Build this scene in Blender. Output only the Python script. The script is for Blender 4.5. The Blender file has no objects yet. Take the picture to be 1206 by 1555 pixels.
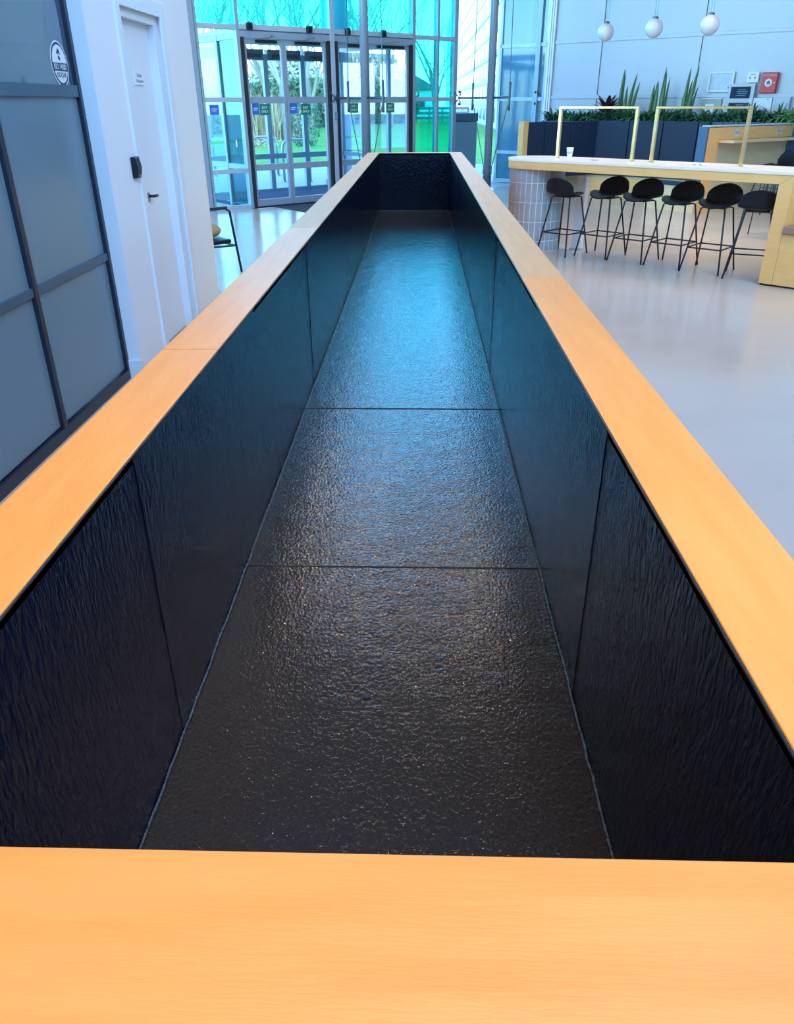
import bpy, bmesh, math, random
from mathutils import Vector, Matrix
random.seed(7)
scene = bpy.context.scene
col = scene.collection

# ------------------------------------------------------------------ camera
CAM_H = 1.65
PITCH, YAW, ROLL, FPX = 0.492, -0.0301, -0.0058, 1160.9
fw = Vector((math.sin(YAW)*math.cos(PITCH), math.cos(YAW)*math.cos(PITCH), -math.sin(PITCH)))
rt = Vector((math.cos(YAW), -math.sin(YAW), 0)); up = rt.cross(fw)
r2 = math.cos(ROLL)*rt + math.sin(ROLL)*up; u2 = -math.sin(ROLL)*rt + math.cos(ROLL)*up
cd = bpy.data.cameras.new('camera'); cam = bpy.data.objects.new('camera', cd); col.objects.link(cam)
cd.sensor_fit = 'HORIZONTAL'; cd.sensor_width = 36.0; cd.lens = 36.0*FPX/1206.0
cd.clip_start = 0.02; cd.clip_end = 1500
cam.matrix_world = Matrix(((r2.x, u2.x, -fw.x, 0), (r2.y, u2.y, -fw.y, 0), (r2.z, u2.z, -fw.z, CAM_H), (0, 0, 0, 1)))
scene.camera = cam

# ------------------------------------------------------------------ world, light, exposure
w = bpy.data.worlds.new('sky'); scene.world = w; w.use_nodes = True
nt = w.node_tree; nt.nodes.clear()
sky = nt.nodes.new('ShaderNodeTexSky'); sky.sky_type = 'NISHITA'; sky.sun_disc = False
sky.sun_elevation = math.radians(38); sky.sun_rotation = math.radians(170); sky.dust_density = 0.4; sky.air_density = 1.0; sky.ozone_density = 3.5
bg = nt.nodes.new('ShaderNodeBackground'); bg.inputs[1].default_value = 1.8
wo = nt.nodes.new('ShaderNodeOutputWorld')
tint = nt.nodes.new('ShaderNodeMix'); tint.data_type = 'RGBA'; tint.blend_type = 'MULTIPLY'; tint.inputs[0].default_value = 1.0
tint.inputs[7].default_value = (0.52, 0.82, 1.0, 1)
nt.links.new(sky.outputs[0], tint.inputs[6]); nt.links.new(tint.outputs[2], bg.inputs[0]); nt.links.new(bg.outputs[0], wo.inputs[0])
vs = scene.view_settings
vs.view_transform = 'Standard'; vs.look = 'None'; vs.exposure = 0.0; vs.gamma = 1.0; vs.use_curve_mapping = False
WARM = (1.0, 0.80, 0.58); COOL = (0.62, 0.80, 1.0)

# ------------------------------------------------------------------ materials
MATS = {}
def P(name, base, rough=0.5, metal=0.0, spec=0.5, tone=None, tscale=4.0, tstretch=(1, 1, 1), bump=0.0, bscale=40.0,
      bstretch=(1, 1, 1), emit=None, estr=0.0, coat=0.0, detail=4.0, rvar=0.0):
    m = bpy.data.materials.new(name); m.use_nodes = True; MATS[name] = m
    n = m.node_tree; b = n.nodes['Principled BSDF']
    b.inputs['Base Color'].default_value = (*base, 1); b.inputs['Roughness'].default_value = rough
    b.inputs['Metallic'].default_value = metal; b.inputs['Specular IOR Level'].default_value = spec
    b.inputs['Coat Weight'].default_value = coat
    if emit: b.inputs['Emission Color'].default_value = (*emit, 1); b.inputs['Emission Strength'].default_value = estr
    def noise(scale, stretch, det):
        tc = n.nodes.new('ShaderNodeTexCoord'); mp = n.nodes.new('ShaderNodeMapping'); nz = n.nodes.new('ShaderNodeTexNoise')
        mp.inputs['Scale'].default_value = stretch; nz.inputs['Scale'].default_value = scale; nz.inputs['Detail'].default_value = det
        n.links.new(tc.outputs['Object'], mp.inputs[0]); n.links.new(mp.outputs[0], nz.inputs['Vector']); return nz
    if tone:
        nz = noise(tscale, tstretch, detail); rp = n.nodes.new('ShaderNodeValToRGB')
        rp.color_ramp.elements[0].position = 0.32; rp.color_ramp.elements[1].position = 0.70
        rp.color_ramp.elements[0].color = (*base, 1); rp.color_ramp.elements[1].color = (*tone, 1)
        n.links.new(nz.outputs['Fac'], rp.inputs[0]); n.links.new(rp.outputs[0], b.inputs['Base Color'])
        if rvar:
            mr = n.nodes.new('ShaderNodeMapRange'); mr.inputs['To Min'].default_value = rough-rvar; mr.inputs['To Max'].default_value = rough+rvar
            n.links.new(nz.outputs['Fac'], mr.inputs[0]); n.links.new(mr.outputs[0], b.inputs['Roughness'])
    if bump:
        nz = noise(bscale, bstretch, 3.0); bp = n.nodes.new('ShaderNodeBump')
        bp.inputs['Strength'].default_value = bump; bp.inputs['Distance'].default_value = 0.01
        n.links.new(nz.outputs['Fac'], bp.inputs['Height']); n.links.new(bp.outputs[0], b.inputs['Normal'])
    return m
def GLASS(name, tint, refl=0.08, rough=0.0, fm=0.5):
    m = bpy.data.materials.new(name); m.use_nodes = True; MATS[name] = m
    n = m.node_tree; n.nodes.clear()
    o = n.nodes.new('ShaderNodeOutputMaterial'); t = n.nodes.new('ShaderNodeBsdfTransparent'); g = n.nodes.new('ShaderNodeBsdfGlossy')
    t.inputs[0].default_value = (*tint, 1); g.inputs['Roughness'].default_value = rough; g.inputs[0].default_value = (.9, .95, 1, 1)
    fr = n.nodes.new('ShaderNodeLayerWeight'); fr.inputs[0].default_value = 0.25
    mu = n.nodes.new('ShaderNodeMath'); mu.operation = 'MULTIPLY_ADD'; mu.inputs[1].default_value = fm; mu.inputs[2].default_value = refl
    mx = n.nodes.new('ShaderNodeMixShader')
    n.links.new(fr.outputs['Fresnel'], mu.inputs[0]); n.links.new(mu.outputs[0], mx.inputs[0])
    n.links.new(t.outputs[0], mx.inputs[1]); n.links.new(g.outputs[0], mx.inputs[2]); n.links.new(mx.outputs[0], o.inputs[0])
    return m

WOOD = (0.82, 0.295, 0.048); WOOD2 = (0.88, 0.345, 0.07)
P('ply_y', WOOD, 0.42, tone=WOOD2, tscale=3.0, tstretch=(9, 1.2, 9), bump=0.05, bscale=60, bstretch=(3, .4, 3), detail=7)
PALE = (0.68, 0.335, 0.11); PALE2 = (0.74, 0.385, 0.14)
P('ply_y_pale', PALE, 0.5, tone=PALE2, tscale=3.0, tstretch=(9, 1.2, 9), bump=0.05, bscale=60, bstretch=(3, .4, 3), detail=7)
P('ply_x', WOOD, 0.42, tone=WOOD2, tscale=3.0, tstretch=(1.2, 9, 9), bump=0.05, bscale=60, bstretch=(.4, 3, 3), detail=7)
P('ply_bar', (0.80, 0.43, 0.13), 0.45, tone=(0.86, 0.49, 0.165), tscale=2.5, tstretch=(1.5, 9, 9), detail=6)
P('ply_pale', (0.62, 0.46, 0.24), 0.45, tone=(0.70, 0.54, 0.30), tscale=2.5, tstretch=(1.2, 8, 8), detail=6)
P('bar_top', (0.80, 0.66, 0.50), 0.3, tone=(0.86, 0.73, 0.57), tscale=2.0, tstretch=(1.2, 7, 7), detail=6)
P('ply_edge', (0.42, 0.25, 0.10), 0.6)
P('seat_pad', (0.30, 0.17, 0.10), 0.7)
P('concrete', (0.47, 0.40, 0.335), 0.19, tone=(0.52, 0.445, 0.375), spec=0.6, tscale=0.7, tstretch=(1, 1.6, 1), detail=8, bump=0.03, bscale=12, rvar=0.08)
P('plaster', (0.86, 0.86, 0.85), 0.6)
P('panel_white', (0.56, 0.61, 0.65), 0.35)
P('white_paint', (0.80, 0.82, 0.84), 0.4)
P('ceiling_paint', (0.15, 0.15, 0.16), 0.7)
P('grey_frame', (0.30, 0.37, 0.45), 0.35, metal=0.3)
P('pale_frame', (0.42, 0.50, 0.58), 0.35, metal=0.2)
P('black_gasket', (0.012, 0.014, 0.02), 0.5)
P('dark_frame', (0.014, 0.02, 0.036), 0.35)
P('rail_frame', (0.055, 0.10, 0.14), 0.35)
P('mast_grey', (0.24, 0.29, 0.36), 0.4, metal=0.2)
P('steel', (0.35, 0.38, 0.42), 0.3, metal=0.9)
P('steel_dark', (0.10, 0.13, 0.16), 0.35, metal=0.6)
P('panel_greyblue', (0.17, 0.245, 0.28), 0.22, spec=0.35)
P('panel_glass', (0.07, 0.115, 0.16), 0.03, spec=0.9, coat=0.6)
P('black_plastic', (0.005, 0.009, 0.018), 0.42, spec=0.3)
P('black_metal', (0.010, 0.012, 0.016), 0.45)
P('brass', (0.80, 0.58, 0.26), 0.25, metal=0.9)
P('navy', (0.005, 0.020, 0.052), 0.6)
P('navy_trim', (0.05, 0.12, 0.22), 0.6)
P('tile', (0.27, 0.30, 0.30), 0.3, tone=(0.34, 0.37, 0.37), tscale=6, coat=.2)
P('grout', (0.72, 0.74, 0.74), 0.8)
P('globe', (0.62, 0.64, 0.66), 0.12, coat=0.5)
P('paper', (0.85, 0.86, 0.86), 0.6)
P('ink', (0.03, 0.05, 0.09), 0.6)
P('ink_grey', (0.25, 0.30, 0.36), 0.6)
P('screen', (0.02, 0.04, 0.075), 0.6, spec=0.15)
P('screen_text', (0.16, 0.24, 0.38), 0.4)
P('red_box', (0.62, 0.012, 0.014), 0.35)
P('box_grey', (0.52, 0.58, 0.60), 0.4)
P('map_print', (0.62, 0.72, 0.80), 0.5, tone=(0.50, 0.60, 0.72), tscale=14)
P('board_green', (0.42, 0.48, 0.42), 0.6)
P('sticker_green', (0.0, 0.20, 0.13), 0.4); P('sticker_blue', (0.03, 0.16, 0.62), 0.4)
P('carpet', (0.035, 0.05, 0.12), 0.95, bump=0.3, bscale=300)
P('mat', (0.03, 0.035, 0.04), 0.95, bump=0.4, bscale=250)
P('cushion', (0.42, 0.27, 0.12), 0.9, tone=(0.50, 0.34, 0.17), tscale=60)
P('leaf', (0.045, 0.15, 0.045), 0.4, tone=(0.10, 0.28, 0.10), tscale=9)
P('leaf_dark', (0.025, 0.075, 0.045), 0.35, tone=(0.06, 0.16, 0.10), tscale=9)
P('leaf_light', (0.16, 0.36, 0.08), 0.45, tone=(0.28, 0.50, 0.15), tscale=9)
P('leaf_purple', (0.035, 0.012, 0.018), 0.35, tone=(0.10, 0.035, 0.045), tscale=12)
P('snake', (0.03, 0.10, 0.035), 0.4, tone=(0.12, 0.22, 0.07), tscale=25, tstretch=(1, 1, 3))
P('soil', (0.02, 0.013, 0.008), 0.95)
P('bark', (0.24, 0.21, 0.17), 0.9)
P('twig', (0.42, 0.37, 0.30), 0.9)
P('hedge', (0.09, 0.16, 0.07), 0.8, tone=(0.20, 0.28, 0.13), tscale=2)
P('reed', (0.42, 0.29, 0.14), 0.9, tone=(0.55, 0.42, 0.25), tscale=3)
P('grass', (0.055, 0.24, 0.02), 0.9, tone=(0.13, 0.36, 0.035), tscale=1.2, detail=8, bump=0.4, bscale=60)
P('paving', (0.38, 0.37, 0.36), 0.8, tone=(0.44, 0.43, 0.42), tscale=2)
P('ext_white', (0.80, 0.82, 0.82), 0.6)
P('column_shade', (0.34, 0.42, 0.52), 0.5)  # white column outside; its blue-grey shade is put into the base colour
P('hedgerow', (0.56, 0.54, 0.42), 0.9, tone=(0.70, 0.67, 0.54), tscale=1)
P('ext_window', (0.06, 0.11, 0.14), 0.12)
P('ext_grey', (0.15, 0.18, 0.19), 0.5)
P('ext_dark', (0.035, 0.06, 0.075), 0.5)
P('teal_spandrel', (0.02, 0.17, 0.26), 0.08, spec=0.8, coat=0.4)
P('fence_wood', (0.30, 0.27, 0.23), 0.9)
P('house_wall', (0.62, 0.60, 0.55), 0.8); P('house_roof', (0.20, 0.16, 0.14), 0.8)
P('lamp_housing', (0.7, 0.7, 0.7), 0.4)
P('bead', (0.05, 0.052, 0.058), 0.22, tone=(0.12, 0.12, 0.12), tscale=70, bump=1.0, bscale=160)
GLASS('glass_clear', (0.93, 0.97, 0.97), 0.015, 0.0, 0.3); GLASS('glass_teal', (0.20, 0.86, 0.80), 0.04); GLASS('glass_mint', (0.78, 0.96, 0.92), 0.03); GLASS('glass_deep', (0.10, 0.50, 0.56), 0.07)

def membrane(name, base, rough, streak, spec=0.5, bs=0.40):
    """painted waterproof sheet: crinkled, glossy"""
    m = bpy.data.materials.new(name); m.use_nodes = True; MATS[name] = m
    n = m.node_tree; b = n.nodes['Principled BSDF']
    b.inputs['Base Color'].default_value = (*base, 1); b.inputs['Roughness'].default_value = rough
    b.inputs['Specular IOR Level'].default_value = spec
    tc = n.nodes.new('ShaderNodeTexCoord')
    def nz(scale, stretch, det, dist=0.0):
        mp = n.nodes.new('ShaderNodeMapping'); mp.inputs['Scale'].default_value = stretch
        t = n.nodes.new('ShaderNodeTexNoise'); t.inputs['Scale'].default_value = scale; t.inputs['Detail'].default_value = det
        t.inputs['Distortion'].default_value = dist
        n.links.new(tc.outputs['Object'], mp.inputs[0]); n.links.new(mp.outputs[0], t.inputs['Vector']); return t
    a = nz(105, streak, 2.0, 0.4); c = nz(9, (1, 1, 1), 2.0)
    b1 = n.nodes.new('ShaderNodeBump'); b1.inputs['Strength'].default_value = bs; b1.inputs['Distance'].default_value = 0.006
    b2 = n.nodes.new('ShaderNodeBump'); b2.inputs['Strength'].default_value = 0.18; b2.inputs['Distance'].default_value = 0.02
    n.links.new(c.outputs['Fac'], b2.inputs['Height']); n.links.new(a.outputs['Fac'], b1.inputs['Height'])
    n.links.new(b2.outputs[0], b1.inputs['Normal']); n.links.new(b1.outputs[0], b.inputs['Normal'])
    rr = nz(3.5, (1, 1, 1), 4.0); mr = n.nodes.new('ShaderNodeMapRange')
    mr.inputs['To Min'].default_value = rough-0.05; mr.inputs['To Max'].default_value = rough+0.08
    n.links.new(rr.outputs['Fac'], mr.inputs[0]); n.links.new(mr.outputs[0], b.inputs['Roughness'])
    return m
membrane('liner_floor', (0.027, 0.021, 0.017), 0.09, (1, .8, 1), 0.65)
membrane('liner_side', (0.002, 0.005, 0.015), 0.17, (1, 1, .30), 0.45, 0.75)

# ------------------------------------------------------------------ mesh helpers
class MB:
    def __init__(s): s.v = []; s.f = []
    def box(s, x0, x1, y0, y1, z0, z1):
        b = len(s.v)
        s.v += [(x0, y0, z0), (x1, y0, z0), (x1, y1, z0), (x0, y1, z0), (x0, y0, z1), (x1, y0, z1), (x1, y1, z1), (x0, y1, z1)]
        s.f += [tuple(b+i for i in q) for q in ((0, 3, 2, 1), (4, 5, 6, 7), (0, 1, 5, 4), (1, 2, 6, 5), (2, 3, 7, 6), (3, 0, 4, 7))]
        return s
    def prism(s, poly, z0, z1):
        b = len(s.v); k = len(poly)
        s.v += [(x, y, z0) for x, y in poly] + [(x, y, z1) for x, y in poly]
        s.f.append(tuple(b+i for i in reversed(range(k)))); s.f.append(tuple(b+k+i for i in range(k)))
        for i in range(k): j = (i+1) % k; s.f.append((b+i, b+j, b+k+j, b+k+i))
        return s
    def prism_xz(s, poly, y0, y1):
        b = len(s.v); k = len(poly)
        s.v += [(x, y0, z) for x, z in poly] + [(x, y1, z) for x, z in poly]
        s.f.append(tuple(b+i for i in range(k))); s.f.append(tuple(b+k+i for i in reversed(range(k))))
        for i in range(k): j = (i+1) % k; s.f.append((b+j, b+i, b+k+i, b+k+j))
        return s
    def tube(s, pts, r, n=8, r1=None, cap=True):
        pts = [Vector(p) for p in pts]; m = len(pts); rs = [r + (r1-r)*i/(m-1) for i in range(m)] if r1 is not None else [r]*m
        b = len(s.v); prev = None
        for i, p in enumerate(pts):
            d = (pts[min(i+1, m-1)] - pts[max(i-1, 0)]).normalized()
            if prev is None: a = d.orthogonal().normalized()
            else: a = (prev - d*prev.dot(d)).normalized()
            prev = a; c = d.cross(a)
            for k in range(n):
                t = 2*math.pi*k/n; q = p + rs[i]*(math.cos(t)*a + math.sin(t)*c); s.v.append(tuple(q))
        for i in range(m-1):
            for k in range(n):
                l = (k+1) % n; s.f.append((b+i*n+k, b+i*n+l, b+(i+1)*n+l, b+(i+1)*n+k))
        if cap: s.f.append(tuple(b+k for k in reversed(range(n)))); s.f.append(tuple(b+(m-1)*n+k for k in range(n)))
        return s
    def lathe(s, prof, n=24, cx=0, cy=0):
        b = len(s.v); m = len(prof)
        for r, z in prof:
            for k in range(n):
                t = 2*math.pi*k/n; s.v.append((cx+r*math.cos(t), cy+r*math.sin(t), z))
        for i in range(m-1):
            for k in range(n):
                l = (k+1) % n; s.f.append((b+i*n+k, b+i*n+l, b+(i+1)*n+l, b+(i+1)*n+k))
        s.f.append(tuple(b+k for k in reversed(range(n)))); s.f.append(tuple(b+(m-1)*n+k for k in range(n)))
        return s
    def quad(s, a, b_, c, d):
        b = len(s.v); s.v += [tuple(a), tuple(b_), tuple(c), tuple(d)]; s.f.append((b, b+1, b+2, b+3)); return s
    def mesh(s, name, mat):
        me = bpy.data.meshes.new(name); me.from_pydata(s.v, [], s.f); me.update()
        me.materials.append(MATS[mat]); return me
    def build(s, name, mat, parent=None, smooth=False, bevel=0.0, loc=None, rot=None):
        me = s.mesh(name, mat)
        if smooth:
            for p in me.polygons: p.use_smooth = True
        return link(name, me, parent, bevel, loc, rot)
def link(name, me, parent=None, bevel=0.0, loc=None, rot=None):
    o = bpy.data.objects.new(name, me); col.objects.link(o)
    if parent: o.parent = parent
    if loc: o.location = loc
    if rot: o.rotation_euler = rot
    if bevel:
        mo = o.modifiers.new('bevel', 'BEVEL'); mo.width = bevel; mo.segments = 2; mo.limit_method = 'ANGLE'
    return o
def tag(o, label=None, cat=None, group=None, kind=None):
    if label: o['label'] = label
    if cat: o['category'] = cat
    if group: o['group'] = group
    if kind: o['kind'] = kind
    return o
def empty(name, loc=(0, 0, 0), rz=0.0, label=None, cat=None, group=None, kind=None):
    o = bpy.data.objects.new(name, None); col.objects.link(o); o.location = loc; o.rotation_euler = (0, 0, rz)
    o.empty_display_size = 0.1
    return tag(o, label, cat, group, kind)
def text(name, body, size, mat, parent, loc, rot, align='CENTER', ext=0.0006):
    c = bpy.data.curves.new(name, 'FONT'); c.body = body; c.size = size; c.align_x = align; c.align_y = 'CENTER'; c.extrude = ext
    t = bpy.data.objects.new(name, c); col.objects.link(t)
    dg = bpy.context.evaluated_depsgraph_get(); me = bpy.data.meshes.new_from_object(t.evaluated_get(dg))
    bpy.data.objects.remove(t); me.materials.clear(); me.materials.append(MATS[mat])
    return link(name, me, parent, 0, loc, rot)
def copy_tree(o, parent=None):
    c = o.copy(); col.objects.link(c); c.parent = parent
    for ch in list(o.children): copy_tree(ch, c)
    return c
R = math.radians
HP = math.pi/2

# plan geometry: the entrance glazing runs along +40.3 deg, the white wall along -39.5 deg
A0 = Vector((-3.53, 14.03)); AA = math.atan2(.647, .763); Ad = Vector((math.cos(AA), math.sin(AA)))
B0 = Vector((2.70, 19.0)); BA = math.atan2(-.636, .772); Bd = Vector((math.cos(BA), math.sin(BA))); Bn = Vector((-.636, -.772))
def pA(s, o=0): v = A0 + Ad*s + Vector((-Ad.y, Ad.x))*o; return (v.x, v.y)          # o > 0: outside
def pB(s, o=0): v = B0 + Bd*s + Bn*o; return (v.x, v.y)                             # o > 0: into the room
ROOF = 6.7
S3 = 7.98

# ------------------------------------------------------------------ setting: floor, ceiling, walls
room = [pA(-5), (B0.x, B0.y), pB(12), (11.97, -5), (-7.35, -5)]
tag(MB().prism(room, -0.2, 0.0).build('floor', 'concrete'), 'pale polished concrete floor of the hall', 'floor', kind='structure')

# ceiling with an unseen opening added to let sky light in
ce = empty('ceiling', (0, 0, ROOF), label='high painted ceiling with an added opening that lets in sky light', cat='ceiling', kind='structure')
OX0, OX1, OY0, OY1 = -1.0, 8.6, -4.4, 3.6
far = [pA(-5), (B0.x, B0.y), pB(12)]
MB().prism([(-7.35, -5), (11.97, -5), (11.97, OY0), (-7.35, OY0)], 0, .25).build('ceiling_panel', 'ceiling_paint', ce)
MB().prism([(-7.35, OY0), (OX0, OY0), (OX0, OY1), (-7.35, pA(-5)[1])], 0, .25).build('ceiling_panel', 'ceiling_paint', ce)
MB().prism([(OX1, OY0), (11.97, OY0), pB(12), (OX1, OY1)], 0, .25).build('ceiling_panel', 'ceiling_paint', ce)
MB().prism([(OX0, OY1), (OX1, OY1), pB(12), (B0.x, B0.y), pA(-5)], 0, .25).build('ceiling_panel', 'ceiling_paint', ce)
for y in (-2.8, -1.2, 0.4, 2.0): MB().box(OX0, OX1, y-.04, y+.04, .02, .24).build('sky_opening_bar', 'white_paint', ce)
tag(MB().prism([(-7.35, -5.2), (11.97, -5.2), (11.97, -5), (-7.35, -5)], 0, ROOF).build('wall_back', 'plaster'),
    'plain white wall at the back of the hall', 'wall', kind='structure')
tag(MB().prism([(11.97, -5), (12.17, -5), (12.17, pB(12)[1]), (11.97, pB(12)[1])], 0, ROOF).build('wall_side', 'plaster'),
    'plain white side wall of the hall', 'wall', kind='structure')

# white panelled wall beyond the bar
wr = empty('wall_right', (B0.x, B0.y, 0), BA, 'white panelled wall behind the planting with slim joints', 'wall', kind='structure')
MB().box(-.02, 12.0, .03, .25, 0, ROOF).build('backing', 'box_grey', wr)
xs = [0.16, 1.25, 3.31, 5.37, 7.43, 9.49, 11.9]; zs = [0, .66, 1.71, 2.72, 4.2, 5.4, ROOF]
for i in range(len(xs)-1):
    for j in range(len(zs)-1):
        MB().box(xs[i]+.008, xs[i+1]-.008, 0, .035, zs[j]+.008, zs[j+1]-.008).build('panel', 'panel_white', wr)
for z in zs[1:-1]: MB().box(.16, 11.9, -.022, .0, z-.012, z+.05).build('trim', 'panel_white', wr, bevel=.004)
for x in xs[1:-1]:
    for j in range(len(zs)-1): MB().box(x-.055, x-.006, -.016, .0, zs[j]+.05, zs[j+1]-.012).build('cover_strip', 'panel_white', wr)
for x0, x1 in ((0.0, .05), (.065, .10), (.115, .155)):
    MB().box(x0, x1, -.05, .03, 0, ROOF).build('post', 'white_paint', wr, bevel=.005)

# outside part of that wall: teal cladding glass that carries on past the entrance glazing
wx = empty('window_3', (B0.x, B0.y, 0), BA, 'blue-green glass cladding of the wing outside the corner', 'window', kind='structure')
zz = [0.02, .62, 1.70, 2.72, 4.2, 5.4, 6.65]
for j in range(6): MB().box(-1.18, -.06, .02, .05, zz[j]+.03, zz[j+1]-.03).build('pane', 'teal_spandrel', wx)
for z in zz: MB().box(-1.24, -.02, -.01, .06, z-.035, z+.035).build('rail', 'pale_frame', wx)
for x in (-1.21, -.04): MB().box(x-.03, x+.03, -.01, .06, 0, 6.65).build('mullion', 'pale_frame', wx)
MB().box(-1.2, -.03, .062, .25, 0, 6.65).build('backing', 'ext_grey', wx)

# ------------------------------------------------------------------ white room block and glass partition on the left
WX = -1.88
wl = empty('wall_left', (WX, 0, 0), 0, 'white plastered wall of the room block with a recessed service door', 'wall', kind='structure')
DY0, DY1, DZ = 5.58, 6.45, 2.20
MB().box(-.14, 0, 5.0, DY0, 0, 3.1).build('wall_panel', 'plaster', wl)
MB().box(-.14, 0, DY1, 7.26, 0, 3.1).build('wall_panel', 'plaster', wl)
MB().box(-.14, 0, DY0, DY1, DZ, 3.1).build('wall_panel', 'plaster', wl)
MB().box(-3.2, -.14, 7.12, 7.26, 0, 3.1).build('end_panel', 'plaster', wl)
MB().box(-5.4, -.16, -5, 7.10, 2.98, 3.1).build('roof', 'plaster', wl)
MB().box(-.145, .012, 5.0-.012, 5.0, 0, .12).build('skirting', 'white_paint', wl)
dr = empty('door_1', (WX, 0, 0), 0, 'white flush service door with a small name plate', 'door', kind='structure')
MB().box(-.11, -.075, DY0+.05, DY1-.09, 0.01, DZ-.06).build('leaf', 'white_paint', dr, bevel=.003)
for y0, y1, d in ((DY0, DY0+.05, .0), (DY1-.09, DY1, .0)):
    MB().box(-.135, -.02, y0, y1, 0, DZ).build('jamb', 'white_paint', dr)
MB().box(-.135, -.02, DY0+.05, DY1-.09, DZ-.06, DZ).build('head', 'white_paint', dr)
for y0, y1 in ((DY0-.075, DY0+.008), (DY1-.02, DY1+.085)):
    MB().box(-.002, .016, y0, y1, 0, DZ+.085).build('architrave', 'white_paint', dr, bevel=.004)
MB().box(-.002, .016, DY0+.009, DY1-.021, DZ-.01, DZ+.085).build('architrave', 'white_paint', dr, bevel=.004)
h = MB().box(-.075, -.062, 5.84, 5.88, 1.03, 1.09).build('handle_plate', 'steel', dr, bevel=.003)
MB().tube([(-.062, 5.86, 1.065), (-.03, 5.86, 1.065), (-.03, 5.945, 1.062)], .010, 8).build('lever_handle', 'black_metal', dr, smooth=True)
sg = MB().box(-.075, -.066, 5.93, 6.12, 1.765, 1.85).build('name_plate', 'paper', dr, bevel=.001)
tag(sg, 'small white door sign with two lines of grey lettering')
text('lettering', 'Building', .032, 'ink_grey', sg, (-.0655, 6.025, 1.822), (HP, 0, HP))
text('lettering', 'Management', .028, 'ink_grey', sg, (-.0655, 6.025, 1.788), (HP, 0, HP))
cr = empty('card_reader', (WX+.001, 5.44, 1.282), 0, 'black card reader mounted on the white wall beside the service door', 'card reader')
MB().prism_xz([(0, -.064), (.030, -.064), (.042, 0), (.030, .064), (0, .064)], -.045, .045).build('housing', 'black_plastic', cr, bevel=.006)
MB().box(.034, .036, -.010, .016, -.056, -.044).build('badge', 'steel', cr)

PX = -1.975
gp = empty('glass_partition', (PX, 0, 0), 0, 'grey-blue glazed partition with dark mullions beside the planter', 'partition')
ys = [4.985, 3.94, 2.88, 1.82, .76, -.30]
pz = [0.05, .80, 1.715, 3.0]
for i in range(len(ys)-1):
    for j in range(3):
        MB().box(-.03, -.012, ys[i+1]+.02, ys[i]-.02, pz[j]+.02, pz[j+1]-.02).build('panel', 'panel_greyblue' if j < 2 else 'panel_glass', gp)
for i, y in enumerate(ys):
    MB().box(-.05, .012, y-.022, y+.022, 0, 3.1).build('mullion', 'dark_frame', gp, bevel=.003)
for i in range(len(ys)-1):
    for z, hh in ((.80, .022), (1.715, .030)):
        MB().box(-.045, .006, ys[i+1]+.022, ys[i]-.022, z-hh, z+hh).build('rail', 'rail_frame', gp, bevel=.002)
    MB().box(-.05, .012, ys[i+1]+.022, ys[i]-.022, 0, .06).build('rail', 'dark_frame', gp)
    MB().box(-.05, .012, ys[i+1]+.022, ys[i]-.022, 2.99, 3.1).build('rail', 'dark_frame', gp)
MB().box(-.4, -.32, -.3, 4.95, 0, 3.0).build('backing', 'ext_dark', gp)
def disc(r, x0, x1, n=48):
    m = MB(); b = 0
    for x in (x0, x1): m.v += [(x, r*math.cos(2*math.pi*k/n), r*math.sin(2*math.pi*k/n)) for k in range(n)]
    m.f.append(tuple(range(n, 2*n))); m.f.append(tuple(reversed(range(n))))
    for k in range(n): l = (k+1) % n; m.f.append((k, l, n+l, n+k))
    return m
st = disc(.135, 0, .001).build('round_sticker', 'paper', gp, loc=(-.0118, 4.815, 1.845))
st.scale = (1, .82, .82)
tag(st, 'round white certification sticker with dark ring, fan emblem and lettering')
disc(.126, .001, .0016).build('ring', 'ink', st); disc(.112, .0016, .0022).build('disc', 'paper', st)
MB().box(.0022, .0028, -.119, .119, -.042, .006).build('band', 'ink', st)
text('lettering', 'ISO 14001', .048, 'paper', st, (.0030, 0, -.018), (HP, 0, HP))
text('lettering', 'ISOQAR', .042, 'ink', st, (.0026, 0, -.066), (HP, 0, HP))
for a, l in ((100, .030), (150, .026), (62, .026), (20, .020), (-70, .030), (-110, .026)):
    c, s_ = math.cos(R(a)), math.sin(R(a)); p = [(.008, -.006), (l, -.010), (l+.008, 0), (l, .010), (.008, .006)]
    poly = [(q[0]*c-q[1]*s_, .055+q[0]*s_+q[1]*c) for q in p]
    m = MB(); m.v = [(.0024, y, z) for y, z in poly]; m.f = [tuple(range(5))]; m.build('emblem_blade', 'ink', st)

# ------------------------------------------------------------------ the planter trough
RZ, FZ = 1.05, .322
XI0, XI1, XO0, XO1 = -.556, .397, -.710, .558
YN, YF, YO0, YO1 = .464, 11.32, .16, 11.45
tr = empty('planter_trough', (0, 0, 0), 0, 'long empty plywood planter trough lined with glossy black membrane', 'planter')
T = .022
def board(poly, mat): return MB().prism(poly, RZ-T, RZ).build('rim_board', mat, tr, bevel=.0022)
g = .0012
board([(XO0, YO0), (XO1, YO0), (XO1, YN), (XO0, YN)], 'ply_x')
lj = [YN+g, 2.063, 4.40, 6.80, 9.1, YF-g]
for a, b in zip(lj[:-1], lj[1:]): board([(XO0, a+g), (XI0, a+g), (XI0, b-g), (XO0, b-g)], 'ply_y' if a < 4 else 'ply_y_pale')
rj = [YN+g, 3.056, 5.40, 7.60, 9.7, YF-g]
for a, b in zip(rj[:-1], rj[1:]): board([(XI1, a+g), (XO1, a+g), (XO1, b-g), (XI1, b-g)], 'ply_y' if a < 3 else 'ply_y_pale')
board([(XO0, YF), (XO1, YF), (XO1, YO1), (XO0, YO1)], 'ply_x')
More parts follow.
